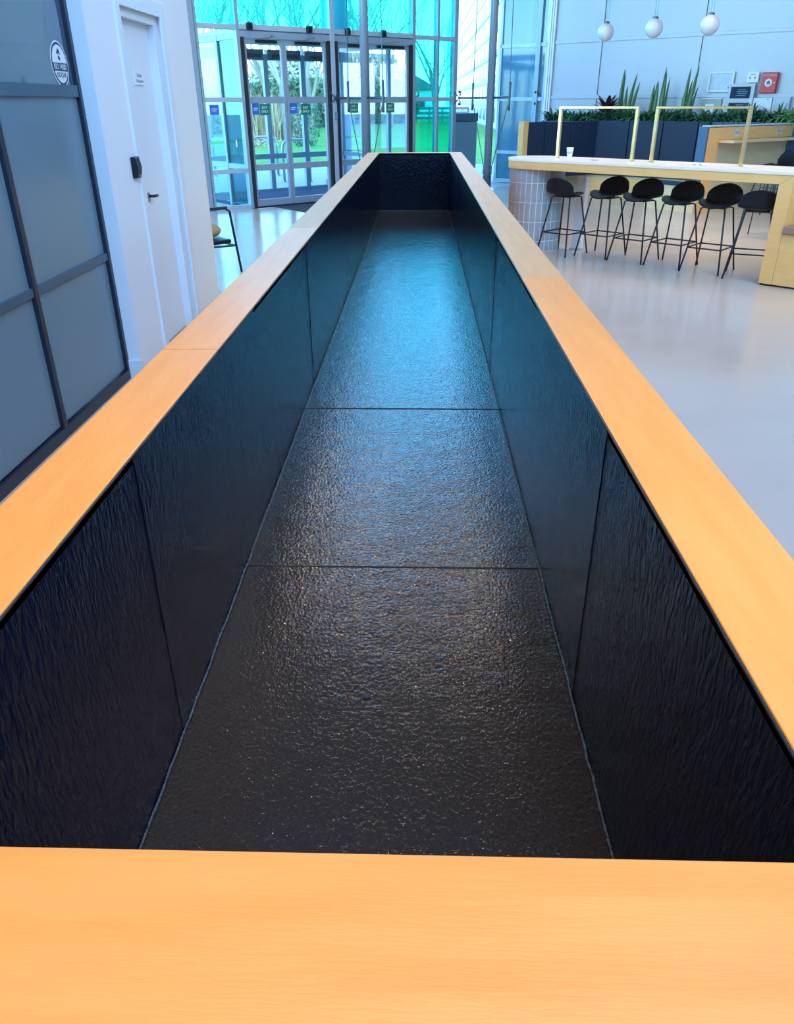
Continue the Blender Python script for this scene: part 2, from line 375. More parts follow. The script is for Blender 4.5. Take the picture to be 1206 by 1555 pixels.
# outer plywood cladding
ob = [YO0+.01, 2.4, 4.8, 7.2, 9.6, YO1-.01]
for a, b in zip(ob[:-1], ob[1:]):
    MB().box(XO0+.01, XO0+.028, a+g, b-g, .06, RZ-T).build('side_cladding', 'ply_y', tr)
    MB().box(XO1-.028, XO1-.01, a+g, b-g, .06, RZ-T).build('side_cladding', 'ply_y', tr)
MB().box(XO0+.03, XO1-.03, YO0+.01, YO0+.028, .06, RZ-T).build('end_cladding', 'ply_x', tr)
MB().box(XO0+.03, XO1-.03, YO1-.028, YO1-.01, .06, RZ-T).build('end_cladding', 'ply_x', tr)
MB().box(XO0+.06, XO1-.06, YO0+.06, YO1-.06, 0, .06).build('plinth', 'black_metal', tr)
# liner: floor sheets lap over each other, wall sheets butt with seams
fj = [YN-.02, 2.097, 3.541, 5.045, 8.116, YF+.01]
for i, (a, b) in enumerate(zip(fj[:-1], fj[1:])):
    z1 = FZ + (0.0, 0.003, 0.006, 0.003, 0.0)[i]
    MB().box(XI0-.01, XI1+.01, a, b, FZ-.02, z1).build('floor_sheet', 'liner_floor', tr, bevel=.0015)
LT = RZ-.004
for xa, xb, cuts in ((XI0-.014, XI0, [YN-.03, 1.35, 2.55, 3.9, 5.7, 8.0, YF]), (XI1, XI1+.014, [YN-.03, 1.5, 2.62, 4.15, 5.9, 8.2, YF])):
    for i, (a, b) in enumerate(zip(cuts[:-1], cuts[1:])):
        d = .0016 if i % 2 else 0
        x0, x1 = (xa, xb+d) if xb == XI0 else (xa-d, xb)
        MB().box(x0, x1, a, b, FZ-.005, LT).build('side_sheet', 'liner_side', tr, bevel=.0006)
MB().box(XI0, XI1, YF, YF+.014, FZ-.005, LT).build('end_sheet', 'liner_side', tr)
MB().box(XI0, XI1, YN-.014, YN, FZ-.005, LT).build('end_sheet', 'liner_side', tr)
# ragged sealant beads along the floor corners and the top edge
def bead(p0, p1, r, n, jit, name='sealant_bead', mat='bead'):
    p0, p1 = Vector(p0), Vector(p1); m = MB(); pts = []
    for i in range(n+1):
        p = p0.lerp(p1, i/n); pts.append((p.x+random.uniform(-jit, jit), p.y, p.z+random.uniform(-jit, jit)*.5))
    m.tube(pts, r, 5); return m.build(name, mat, tr, smooth=True)
bead((XI0+.004, YN, FZ+.005), (XI0+.004, YF, FZ+.005), .0035, 240, .0016)
bead((XI1-.004, YN, FZ+.005), (XI1-.004, YF, FZ+.005), .0035, 240, .0016)
bead((XI0, YF-.004, FZ+.003), (XI1, YF-.004, FZ+.003), .006, 40, .0015)
bead((XI0+.001, YN, LT-.001), (XI0+.001, YF, LT-.001), .0025, 260, .0008, 'liner_edge', 'black_gasket')
bead((XI1-.001, YN, LT-.001), (XI1-.001, YF, LT-.001), .0025, 260, .0008, 'liner_edge', 'black_gasket')
MB().lathe([(.010, 0), (.010, .004), (.004, .005)], 14).build('drain_hole', 'black_gasket', tr, loc=(-.124, 1.484, FZ))
gr = MB()
for k in range(70):
    if k < 34: x, y = random.uniform(-.40, -.16), random.uniform(.86, .98)  # white specks painted as glints of the liner, near left
    else: x, y = random.uniform(XI0+.02, XI1-.02), random.uniform(.9, 2.6)
    r = random.uniform(.0005, .0012); b = len(gr.v); z = FZ
    gr.v += [(x-r, y-r, z), (x+r, y-r, z), (x+r, y+r, z), (x-r, y+r, z), (x, y, z+1.2*r)]
    gr.f += [(b, b+1, b+4), (b+1, b+2, b+4), (b+2, b+3, b+4), (b+3, b, b+4)]
tag(gr.build('glints_and_dust', 'paper', tr), kind='stuff')

# ------------------------------------------------------------------ entrance glazing and doors
fa = empty('window_1', (A0.x, A0.y, 0), AA, 'tall entrance glazing of blue-green panes in grey frames', 'window', kind='structure')
Z = [0.0, .62, 1.70, 2.73, 4.2, 5.4, 6.65]
def pane(s0, s1, z0, z1, mat, parent=fa): return MB().box(s0, s1, -.006, .006, z0, z1).build('pane', mat, parent)
def rail(s0, s1, z, hh=.035, d=.05, mat='pale_frame'): return MB().box(s0, s1, -d, d, z-hh, z+hh).build('rail', mat, fa, bevel=.004)
def mull(s, hw, z0, z1, d=.06, mat='grey_frame'): return MB().box(s-hw, s+hw, -d, d, z0, z1).build('mullion', mat, fa, bevel=.004)
for s, hw, z1 in ((-4.9, .04, 6.65), (-2.5, .04, 6.65), (-.10, .045, 6.65), (-.02, .02, 6.65), (.70, .03, 6.65), (4.41, .04, 6.65), (5.02, .03, 6.65), (5.48, .045, 6.65), (7.93, .03, 6.65)):
    mull(s, hw, 0, z1, .06)
mull(2.53, .045, 0, 6.65, .08, 'pale_frame')
bays = [(-4.86, -2.54, 'glass_teal'), (-2.46, -.145, 'glass_teal'), (.0, .67, 'glass_teal'), (4.45, 4.99, 'glass_teal'), (5.05, 5.435, 'glass_teal')]
for s0, s1, m in bays:
    for j in range(3): pane(s0, s1, Z[j]+.035, Z[j+1]-.035, 'glass_mint' if s0 < 1 else m)
    for z in Z[1:4]: rail(s0, s1, z)
    rail(s0, s1, .035)
for s0, s1 in ((-4.86, -2.54), (-2.46, -.145), (.0, .67), (.73, 2.485), (2.575, 4.37), (4.45, 4.99), (5.05, 5.435)):
    for j in range(3, 6): pane(s0, s1, Z[j]+.035, Z[j+1]-.035, 'glass_teal' if j == 3 else 'glass_clear')
    for z in Z[4:]: rail(s0, s1, z)
for s0, s1 in ((.73, 2.485), (2.575, 4.37)):
    rail(s0, s1, 2.74, .04, .07); rail(s0, s1, 2.635, .05, .06, 'grey_frame')
for a, b in ((0.01, 1.70), (1.71, 4.55), (4.56, 6.65)): pane(5.53, 7.90, a, b, 'glass_clear')
for dz in (-.11, .11):
    sp = MB().tube([(7.98, -.12, 1.72), (7.93, -.07, 1.72+dz*.8), (7.90, -.012, 1.72+dz)], .012, 6).build('spider_arm', 'steel_dark', fa)
    MB().tube([(7.90, -.035, 1.72+dz), (7.90, -.008, 1.72+dz)], .026, 10).build('bolt', 'black_gasket', sp)
# black gaskets beside the doors
for s in (.765, 2.455, 2.615, 4.335): MB().box(s-.03, s+.03, -.07, .05, 0, 2.60).build('gasket', 'black_gasket', fa)
MB().box(2.49, 2.57, -.11, -.08, 1.38, 1.50).build('access_switch', 'steel', fa, bevel=.01)
for s in (.90, 2.05, 2.85, 3.65): MB().box(s-.045, s+.045, -.13, -.06, 2.70, 2.80).build('sensor', 'black_plastic', fa, bevel=.008)

def door_leaf(n, s0, s1, label, hinge_left):
    d = empty('door_%d' % n, (A0.x, A0.y, 0), AA, label, 'door', kind='structure')
    t = .05
    for a, b in ((s0, s0+t), (s1-t, s1)): MB().box(a, b, -.028, .028, .02, 2.575).build('stile', 'grey_frame', d, bevel=.003)
    for a, b in ((.02, .13), (.60, .70), (1.645, 1.745), (2.51, 2.575)):
        MB().box(s0+t, s1-t, -.026, .026, a, b).build('door_rail', 'grey_frame', d, bevel=.003)
    for a, b in ((.13, .60), (.70, 1.645), (1.745, 2.51)):
        MB().box(s0+t, s1-t, -.005, .005, a, b).build('pane', 'glass_clear', d)
    MB().box(s0+.22, s1-.14, -.075, -.028, 2.525, 2.57).build('door_closer', 'black_plastic', d, bevel=.006)
    MB().tube([(s0+.35, -.07, 2.585), (s0+.52, -.13, 2.62), (s1-.25, -.06, 2.64)], .008, 6).build('closer_arm', 'steel', d)
    return d
d1 = door_leaf(2, .80, 1.555, 'grey-framed glass door leaf nearest the white wall', True)
d2 = door_leaf(3, 1.56, 2.42, 'grey-framed glass door leaf left of the black-edged post', False)
d3 = door_leaf(4, 2.65, 3.31, 'grey-framed glass door leaf half hidden by the steel mast', True)
d4 = door_leaf(5, 3.315, 4.30, 'grey-framed glass door leaf looking onto the lawn', False)
def sticker(d, s, z, wd, ht, mat, lines):
    k = MB().box(s-wd/2, s+wd/2, -.0075, -.0055, z-ht/2, z+ht/2).build('door_sticker', mat, d)
    if mat == 'sticker_green':
        tag(k, 'green door notice with white lettering')
        for i, tx in enumerate(lines): text('lettering', tx, .052, 'paper', k, (s, -.0082, z+.03-.06*i), (HP, 0, 0))
    else:
        tag(k, 'blue door notice')
        MB().box(s-wd*.3, s+wd*.3, -.0085, -.0075, z+.008, z+.018).build('print', 'paper', k)
        MB().box(s-wd*.3, s+wd*.2, -.0085, -.0075, z-.02, z-.010).build('print', 'paper', k)
sticker(d1, 1.115, 1.55, .19, .17, 'sticker_green', ('EXIT', 'ONLY')); sticker(d1, .945, 1.56, .13, .17, 'sticker_blue', ())
sticker(d2, 1.95, 1.545, .20, .17, 'sticker_green', ('EXIT', 'ONLY')); sticker(d2, 1.69, 1.565, .17, .16, 'sticker_blue', ())
sticker(d3, 3.0, 1.56, .20, .16, 'sticker_green', ('EXIT', 'ONLY')); sticker(d4, 3.86, 1.56, .20, .16, 'sticker_green', ('EXIT', 'ONLY'))
sticker(fa, .17, 1.555, .17, .15, 'sticker_blue', ())
k = MB().box(.44, .59, -.0085, -.0065, .93, 1.16).build('door_sticker', 'glass_clear', fa)
MB().box(.505, .53, -.0095, -.0085, .99, 1.10).build('print', 'paper', k)
tag(MB().box(1.1, 4.2, -1.5, -.12, 0, .008).build('entrance_mat', 'mat', loc=(A0.x, A0.y, 0), rot=(0, 0, AA)),
    'dark entrance mat on the floor before the glass doors', 'mat')

# draught lobby outside the doors
ve = empty('window_2', (A0.x, A0.y, 0), AA, 'glazed draught lobby with outer doors beyond the entrance', 'window', kind='structure')
VY = 2.4
for s in (.74, 4.42):
    for a, b in ((.05, .74), (.78, VY-.05)):
        MB().box(s-.006, s+.006, a+.02, b, .05, 2.6).build('pane', 'glass_deep' if s < 1 and a < .5 else 'glass_clear', ve)
    for y in (.76, VY): MB().box(s-.035, s+.035, y-.035, y+.035, 0, 2.66).build('post', 'grey_frame', ve)
    MB().box(s-.03, s+.03, .08, VY-.03, 2.58, 2.66).build('beam', 'grey_frame', ve)
    MB().box(s-.03, s+.03, .08, VY-.03, .62, .70).build('beam', 'grey_frame', ve)
for s in (1.58, 2.58, 3.45): MB().box(s-.05, s+.05, VY-.04, VY+.04, 0, 2.5).build('post', 'grey_frame', ve)
for a, b in ((.775, 1.53), (1.63, 2.53), (2.63, 3.40), (3.50, 4.385)):
    MB().box(a, b, VY-.006, VY+.006, .05, 2.4).build('pane', 'glass_clear', ve)
    MB().box(a, b, VY-.03, VY+.03, .62, .72).build('beam', 'grey_frame', ve)
    MB().box(a, b, VY-.03, VY+.03, 0, .05).build('beam', 'grey_frame', ve)
    MB().box(a, b, VY-.06, VY+.06, 2.40, 2.58).build('beam', 'rail_frame', ve)
    MB().box(a+.1, b-.1, VY-.14, VY-.06, 2.43, 2.50).build('door_closer', 'black_plastic', ve)
MB().box(.70, 4.46, .09, VY+.06, 2.66, 2.72).build('roof', 'pale_frame', ve)
MB().box(.80, 4.36, .10, VY-.06, -.1, .006).build('carpet', 'carpet', ve)

# ------------------------------------------------------------------ steel masts with tension rods that brace the glazing
def mast(s, label):
    m = empty('steel_mast', (*pA(s), 0), AA, label, 'column', 'masts bracing the entrance glazing')
    MB().tube([(0, -1.0, .34), (0, -1.0, ROOF-.01)], .075, 20).build('mast_tube', 'mast_grey', m, smooth=True)
    MB().lathe([(.085, 0), (.085, .33), (.078, .345)], 20, 0, -1.0).build('plinth', 'ext_dark', m, smooth=False)
    MB().tube([(0, -.10, 1.72), (0, -.93, 1.72)], .020, 10).build('strut', 'steel_dark', m, smooth=True)
    MB().tube([(0, -1.07, 1.72), (0, -1.52, 1.72)], .020, 10).build('strut', 'steel_dark', m, smooth=True)
    for y in (-.5, -1.5):
        e = -1.0 + (.09 if y > -1 else -.09)
        MB().tube([(0, y, 1.74), (0, y+(-.12 if y > -1 else .12), ROOF-.02)], .009, 6).build('tension_rod', 'steel_dark', m)
        MB().tube([(0, y, 1.70), (0, e, .42)], .009, 6).build('tension_rod', 'steel_dark', m)
        MB().tube([(0, y, 1.50), (0, y, 1.60), (0, y, 1.86), (0, y, 1.98)], .022, 8).build('turnbuckle', 'steel_dark', m, smooth=True)
        MB().tube([(0, e, .36), (0, e, .50)], .028, 8).build('turnbuckle', 'steel_dark', m, smooth=True)
    for dx in (-.09, .09):
        for dz in (-.11, .11):
            sp = MB().tube([(0, -.11, 1.72), (dx*.8, -.07, 1.72+dz*.8), (dx, -.012, 1.72+dz)], .012, 6).build('spider_arm', 'steel_dark', m)
            MB().tube([(dx, -.035, 1.72+dz), (dx, -.008, 1.72+dz)], .026, 10).build('bolt', 'black_gasket', sp)
    return m
mast(2.53, 'round grey steel mast standing before the glass doors')
mast(5.55, 'round grey steel mast between the planter end and the bar')

# ------------------------------------------------------------------ bar counter
BR = (3.431, 8.017, 0); BAng = math.atan2(-.669, .743)
ba = empty('bar_counter', BR, BAng, 'long plywood bar counter with a rounded end on a tiled drum', 'bar')
ZT, DEP, RAD = 1.05, .72, .36
LX = -3.0
def capsule(x0, x1, y0, y1, n=24):
    r = (y1-y0)/2; cy = (y0+y1)/2
    return [(x1, y0), (x1, y1)] + [(x0-r*math.sin(math.pi*k/n), cy+r*math.cos(math.pi*k/n)) for k in range(n+1)]
MB().prism(capsule(LX, .13, -.006, DEP+.006), ZT-.028, ZT).build('worktop', 'bar_top', ba, bevel=.002)
MB().prism(capsule(LX, -2.12, 0, DEP), ZT-.11, ZT-.0285).build('apron', 'ply_bar', ba)
MB().prism_xz([(-2.118, ZT-.11), (0, ZT-.11), (.128, ZT-.029), (-2.118, ZT-.029)], 0, .03).build('apron', 'ply_bar', ba)
MB().box(-2.118, 0, DEP-.03, DEP, ZT-.11, ZT-.029).build('apron', 'ply_bar', ba)
MB().prism_xz([(0, .02), (.128, .02), (.128, ZT-.031), (0, ZT-.112)], 0, DEP).build('leg', 'ply_bar', ba)
MB().box(.01, .12, .02, DEP-.02, 0, .02).build('foot', 'black_metal', ba)
# drum with its stack-bonded tiles
DX, DY, DR = LX, .36, .335
drum = MB().lathe([(DR-.003, 0.0), (DR-.003, ZT-.111)], 64, DX, DY).build('drum', 'grout', ba)
NT = 30; tw = 2*math.pi/NT; gap = .009/DR; a0, a1 = -tw/2+gap/2, tw/2-gap/2
zr = [.002, .125, .345, .565, .785, ZT-.112]
for zl, zh in zip(zr[:-1], zr[1:]):
    tb = MB(); rh = zh-zl
    tb.v = [(r_*math.cos(a), r_*math.sin(a), z) for z in (.004, rh-.004) for r_, a in ((DR-.010, a0), (DR, a0), (DR+.0006, 0), (DR, a1), (DR-.010, a1))]
    tb.f = [(0, 1, 2, 3, 4)[::-1], (5, 6, 7, 8, 9)] + [(i, (i+1) % 5, 5+(i+1) % 5, 5+i) for i in range(5)]
    tm = tb.mesh('tile', 'tile')
    for i in range(NT): link('tile', tm, drum, 0, (DX, DY, zl), (0, 0, tw*i))
# bench attached to the right of the bar leg
be = empty('bench', BR, BAng, 'plywood bench box with brown seat pad beside the bar leg', 'bench')
MB().box(.131, 1.7, .0, .60, .02, .50).build('box', 'ply_bar', be)
MB().box(.14, 1.69, .02, .58, 0, .02).build('foot', 'black_metal', be)
MB().box(.122+.012, 1.7, -.03, .53, .505, .572).build('seat_pad', 'seat_pad', be, bevel=.008)
MB().box(.135, 1.7, .56, .60, .503, .98).build('back_panel', 'ply_pale', be)
# items on the bar
def bar_w(x, y): v = Matrix.Rotation(BAng, 2) @ Vector((x, y)); return (BR[0]+v.x, BR[1]+v.y)
def brass_frame(xa, xb, label):
    o = empty('brass_frame', (*bar_w((xa+xb)/2, .40), ZT), BAng, label, 'frame', 'brass frames on the bar top')
    hw = (xb-xa)/2
    for x in (-hw, hw):
        p = MB().box(x-.017, x+.017, -.017, .017, .006, .525).build('post', 'brass', o, bevel=.002)
        MB().lathe([(.034, 0), (.034, .006)], 20, x, 0).build('base_plate', 'brass', p)
    MB().box(-hw-.017, hw+.017, -.017, .017, .5255, .548).build('top_rail', 'brass', o, bevel=.002)
brass_frame(-2.762, -1.782, 'open brass frame standing at the rounded end of the bar')
brass_frame(-1.547, -.556, 'open brass frame standing at the bench end of the bar')
cup = empty('paper_cup', (*bar_w(-2.68, .54), ZT), 0, 'white paper cup on the bar beside a brass post', 'cup')
MB().lathe([(.028, 0), (.041, .105)], 24).build('cup_body', 'paper', cup, smooth=False)
MB().lathe([(.0435, .103), (.0435, .109), (.036, .112)], 24).build('rim', 'paper', cup)
MB().lathe([(.034, .04), (.037, .075)], 24).build('print', 'box_grey', cup)
for i, (x, y) in enumerate(((-2.2, .30), (-.98, .32))):
    o = empty('power_grommet', (*bar_w(x, y), ZT), BAng, ('round steel power grommet in the bar top under the left brass frame', 'round steel power grommet in the bar top under the right brass frame')[i], 'grommet')
    MB().lathe([(.045, 0), (.045, .006), (.040, .009)], 24).build('ring', 'steel', o); MB().lathe([(.032, .009), (.030, .014)], 20).build('cap', 'box_grey', o)
o = empty('charging_tray', (*bar_w(-.95, .14), ZT), BAng, 'flat pale charging tray lying on the bar top', 'tray')
MB().box(-.16, .16, -.05, .05, 0, .008).build('tray', 'bar_top', o, bevel=.003); MB().box(-.14, .14, -.035, .035, .008, .011).build('pad', 'box_grey', o)
o = empty('service_post', (*bar_w(-2.50, .62), 0), BAng, 'slim white service post under the bar beside the tiled drum', 'post')
MB().box(-.06, .06, -.04, .04, .02, .84).build('casing', 'paper', o, bevel=.004); MB().box(-.07, .07, -.05, .05, 0, .02).build('foot', 'box_grey', o)

# ------------------------------------------------------------------ bar stools
def shell_mesh(name, wx, front, back, up_, n=20, m=28):
    """low-back shell seat: a disc laid along a profile that bends up at the back"""
    L = front+back+up_
    def prof(t):   # t along length from the front lip
        if t < front+back-.07: return Vector((0, front-t, -.010*math.cos(t*7)+(.0 if t > .05 else -.012*(1-t/.05))))
        q = t-(front+back-.07); rad = .10; ang = min(q/rad, R(66))
        y = -(back-.07) - rad*math.sin(ang); z = rad*(1-math.cos(ang)); rest = max(0, q-rad*R(66))
        return Vector((0, y-rest*math.cos(R(66)), z+rest*math.sin(R(66))-.008))
    mb = MB()
    for i in range(m+1):
        u = i/m; t = L*(1-math.cos(math.pi*u))/2
        hw = wx*max(0.02, 1-abs(2*t/L-1)**2.6)**.5
        if t > front: hw *= 1-.10*math.exp(-((t-front-back+.02)/.07)**2)
        c = prof(t)
        for j in range(n+1):
            a = -1+2*j/n; x = hw*math.sin(a*HP)
            k = (x/wx)**2
            mb.v.append((x, c.y+k*.06*(1 if t > front+back-.05 else 0)*min(1, (t-front-back+.05)/.12), c.z+k*.035))
    for i in range(m):
        for j in range(n):
            b = i*(n+1)+j; mb.f.append((b, b+1, b+n+2, b+n+1))
    me = mb.mesh(name, 'black_plastic')
    for p in me.polygons: p.use_smooth = True
    return me
def make_stool():
    o = empty('bar_stool', (0, 0, 0))
    s = link('seat_shell', shell_mesh('seat_shell', .215, .19, .17, .20), o, 0, (0, 0, .672))
    so = s.modifiers.new('thick', 'SOLIDIFY'); so.thickness = .012
    H = .655
    tp = {(-1, 1): (-.125, .12), (1, 1): (.125, .12), (1, -1): (.125, -.11), (-1, -1): (-.125, -.11)}
    ft = {k: (k[0]*.215, k[1]*.225) for k in tp}
    zf = .25
    def at(k, z): f = z/H; return (ft[k][0]+(tp[k][0]-ft[k][0])*f, ft[k][1]+(tp[k][1]-ft[k][1])*f, z)
    for k in tp: MB().tube([at(k, 0), at(k, .3), at(k, H-.01), (tp[k][0]*.7, tp[k][1]*.7, H+.002)], .0095, 7).build('leg', 'black_metal', o, smooth=True)
    ks = [(-1, 1), (1, 1), (1, -1), (-1, -1)]
    for i in range(4): MB().tube([at(ks[i], zf), at(ks[(i+1) % 4], zf)], .008, 6).build('foot_rail', 'black_metal', o, smooth=True)
    MB().box(-.11, .11, -.10, .11, H-.008, H+.006).build('mount_plate', 'black_metal', o)
    return o
BU = Vector((math.cos(BAng), math.sin(BAng)))
FACE_BAR = BAng            # +y local looks over the bar
spots = [((1.75, 9.87), BAng-R(3), 'black shell bar stool at the tiled drum, its back to the planter'),
         ((2.19, 9.72), BAng+R(178), 'second black shell bar stool from the tiled drum, turned to the hall'),
         ((2.51, 9.41), BAng+R(181), 'third black shell bar stool from the tiled drum, turned to the hall'),
         ((2.86, 9.10), BAng+R(179), 'fourth black shell bar stool from the tiled drum, turned to the hall'),
         ((3.16, 8.77), BAng+R(182), 'fifth black shell bar stool from the tiled drum, turned to the hall'),
         ((3.46, 8.43), R(-24), 'black shell bar stool by the bar leg, its back to the hall')]
proto = make_stool()
for i, (p, a, lab) in enumerate(spots):
    o = proto if i == 0 else copy_tree(proto)
    o.location = (p[0], p[1], 0); o.rotation_euler = (0, 0, a)
    tag(o, lab, 'stool', 'bar stools along the counter')

# ------------------------------------------------------------------ navy booth, planter bed and plants beyond the bar
bo = empty('booth', (B0.x, B0.y, 0), BA, 'navy upholstered corner booth with a plywood end panel', 'booth seat')
BZ = 1.30
cuts = [1.77, 2.44, 3.13, 3.81, 4.02]
for a, b in zip(cuts[:-1], cuts[1:]):
    MB().box(a+.006, b-.006, -.80, -.70, .46, BZ).build('back_panel', 'navy', bo, bevel=.012)
Minv = Matrix.Rotation(-BA, 2)
def toB(x, y): v = Minv @ Vector((x-B0.x, y-B0.y)); return (v.x, v.y)
c0 = Vector(toB(*pB(1.77, .80))); c1 = Vector(toB(1.99, 16.55)); dv = (c1-c0); L_ = dv.length; dv /= L_; nv = Vector((-dv.y, dv.x))
if nv.y > 0: pass
nv = nv if nv.dot(Vector((0, 1))) > 0 else -nv
def slab(t0, t1, o0, o1, z0, z1, name, mat, parent, bv=.01):
    q = [c0+dv*t0+nv*o0, c0+dv*t1+nv*o0, c0+dv*t1+nv*o1, c0+dv*t0+nv*o1]
    cr_ = (q[1]-q[0]).x*(q[2]-q[1]).y-(q[1]-q[0]).y*(q[2]-q[1]).x
    if cr_ < 0: q = q[::-1]
    return MB().prism([(v.x, v.y) for v in q], z0, z1).build(name, mat, parent, bevel=bv)
for a, b in ((.01, .62), (.63, 1.22), (1.23, L_-.10)): slab(a, b, 0, .10, .46, BZ, 'back_panel', 'navy', bo)
slab(L_-.09, L_+.02, -.03, .16, 0, BZ+.012, 'end_panel', 'ply_bar', bo, .004)
slab(0, L_-.10, .0, .12, 0, .455, 'base_panel', 'ply_pale', bo, .003)
slab(.5, L_-.12, -.50, -.01, .36, .45, 'seat_pad', 'navy', bo, .02)
MB().box(1.8, 3.9, -1.32, -.81, .36, .45).build('seat_pad', 'navy', bo, bevel=.02)
MB().box(1.85, 3.9, -1.25, -.72, 0, .355).build('base_panel', 'ply_pale', bo)
MB().box(1.9, 3.85, -1.2635, -1.2505, 0, .30).build('plinth_panel', 'ply_bar', bo)
MB().box(1.75, 5.9, -.69, -.66, 0, BZ+.005).build('top_rail', 'navy_trim', bo)
# plywood booth arm with ledge and sockets, running away to the right
P0 = Vector((4.56, 13.65)); AR = R(36)
bw = empty('booth_desk', (P0.x, P0.y, 0), AR, 'plywood booth side with a ledge and socket plates, right of the navy seat', 'desk')
MB().box(-.05, .0, -.02, .15, .47, 1.285).build('end_cushion', 'navy_trim', bw, bevel=.02)
MB().box(-.075, .0, .0, 1.0, 0, .40).build('seat_base', 'ply_pale', bw)
MB().box(-.10, .0, .02, 1.0, .405, .465).build('seat_pad', 'navy', bw, bevel=.01)
DL = 2.36
MB().box(.001, DL, .04, .12, 0, 1.28).build('back_board', 'ply_pale', bw)
MB().box(.001, .28, -.02, .04, 0, 1.27).build('end_board', 'ply_bar', bw)
MB().box(.28, DL, -.02, .04, 1.09, 1.272).build('upper_board', 'ply_bar', bw, bevel=.002)
MB().box(.28, DL, -.30, -.021, 1.05, 1.085).build('ledge', 'ply_pale', bw, bevel=.003)
MB().box(.001, DL, -.03, .13, 1.281, 1.30).build('capping', 'box_grey', bw)
for x in (.72, 1.95):
    k = MB().box(x-.06, x+.06, -.028, -.021, 1.13, 1.24).build('socket_plate', 'box_grey', bw, bevel=.002)
    for dx in (-.025, .025): MB().box(x+dx-.015, x+dx+.015, -.031, -.0285, 1.17, 1.20).build('socket', 'ink_grey', k)
# planting bed
pb = empty('planter_bed', (B0.x, B0.y, 0), BA, 'long planter bed behind the navy booth along the white wall', 'planter')
MB().box(.35, 5.8, -.655, -.63, 0, 1.29).build('front_board', 'navy_trim', pb); MB().box(.35, 5.8, -.10, -.07, 0, 1.29).build('back_board', 'ply_pale', pb)
MB().box(.35, 5.8, -.63, -.10, 1.15, 1.22).build('soil', 'soil', pb)
for x0 in (.33, 5.80): MB().box(x0, x0+.02, -.655, -.07, 0, 1.29).build('end_board', 'ply_pale', pb)
def leaf_strip(m, base, az, length, width, lean0, droop, n=5):
    """a strap leaf: arching ribbon folded along its midrib"""
    p = Vector(base); e = lean0; prev = None
    side = Vector((-math.sin(az), math.cos(az), 0))
    for i in range(n+1):
        u = i/n; wd = width*math.sin(math.pi*min(1, .12+.88*u))**.7 if i < n else .001
        d = Vector((math.cos(az)*math.cos(e), math.sin(az)*math.cos(e), math.sin(e)))
        nn = side.cross(d)
        b = len(m.v); m.v += [tuple(p-side*wd/2+nn*wd*.12), tuple(p), tuple(p+side*wd/2+nn*wd*.12)]
        if prev is not None: m.f += [(prev, prev+1, b+1, b), (prev+1, prev+2, b+2, b+1)]
        prev = b; p = p + d*length/n; e -= droop/n
def bush(name, label, x, y, kind, n, ln, wd, spread, mat, grp):
    o = empty(name, (*pB(x, -y), 1.27), BA, label, 'plant', grp)
    m = MB()
    for k in range(n):
        az = random.uniform(0, 2*math.pi); rr_ = random.uniform(0, spread)
        leaf_strip(m, (rr_*math.cos(az), rr_*.7*math.sin(az), random.uniform(-.01, .03)), az+random.uniform(-.5, .5), ln*random.uniform(.7, 1.25), wd*random.uniform(.7, 1.2), R(random.uniform(35, 85)), R(random.uniform(60, 130)))
    m.build('leaves', mat, o)
    MB().tube([(0, 0, -.03), (0, 0, .10)], .012, 6).build('stem', 'leaf_dark', o)
    return o
nb = 22
ordw = ['first', 'second', 'third', 'fourth', 'fifth', 'sixth', 'seventh', 'eighth', 'ninth', 'tenth', 'eleventh', 'twelfth', 'thirteenth', 'fourteenth', 'fifteenth', 'sixteenth', 'seventeenth', 'eighteenth', 'nineteenth', 'twentieth', 'twenty-first', 'twenty-second']
for i in range(nb):
    x = .52 + i*(5.05/(nb-1)); mt = 'leaf_light' if i > 19 else ('leaf_dark' if i % 3 == 0 else 'leaf')
    bush('leafy_plant', '%s low strap-leaved plant from the glass end of the planter bed' % ordw[i], x, -.50+.06*(i % 2), 0, 80, .30 if i < 16 else .36, .045, .12, mt, 'low leafy plants in the bed')
for i, x in enumerate((2.25, 3.05, 1.62)):
    bush('fern', ('dark green fern between the first two snake plants', 'dark green fern right of the middle snake plant', 'dark green fern under the purple-leaved plant')[i], x, -.44, 0, 60, .30, .035, .06, 'leaf_dark', 'ferns in the bed')
o = empty('cordyline', (*pB(1.72, .40), 1.22), BA, 'purple-leaved plant at the left end of the snake plants', 'plant')
for k in range(34):
    m = MB(); az = k*2.4; leaf_strip(m, (0, 0, .05+.006*k), az, .42, .10, R(25+1.5*k), R(55), 6); m.build('leaf', 'leaf_purple', o)
MB().tube([(0, 0, 0), (0, 0, .28)], .016, 6).build('stem', 'bark', o)
def snake(x, blades, label):
    o = empty('snake_plant', (*pB(x, .42), 1.22), BA, label, 'plant', 'snake plants in the bed')
    for dx, dy, hgt, lean, az in blades:
        m = MB(); p = Vector((dx, dy, -.02)); n = 8; prev = None
        for i in range(n+1):
            u = i/n; wd = .078*(.75+.5*u-1.1*u*u*u) if i < n else .002; wd = max(wd, .002)
            a = az+.5*u; s_ = Vector((math.cos(a), math.sin(a), 0)); q = Vector((-math.sin(a), math.cos(a), 0))
            b = len(m.v); m.v += [tuple(p-s_*wd/2+q*wd*.2), tuple(p), tuple(p+s_*wd/2+q*wd*.2)]
            if prev is not None: m.f += [(prev, prev+1, b+1, b), (prev+1, prev+2, b+2, b+1)]
            prev = b; p = p+Vector((lean*hgt/n*(.4+u), 0, hgt/n))
        m.build('blade', 'snake', o)
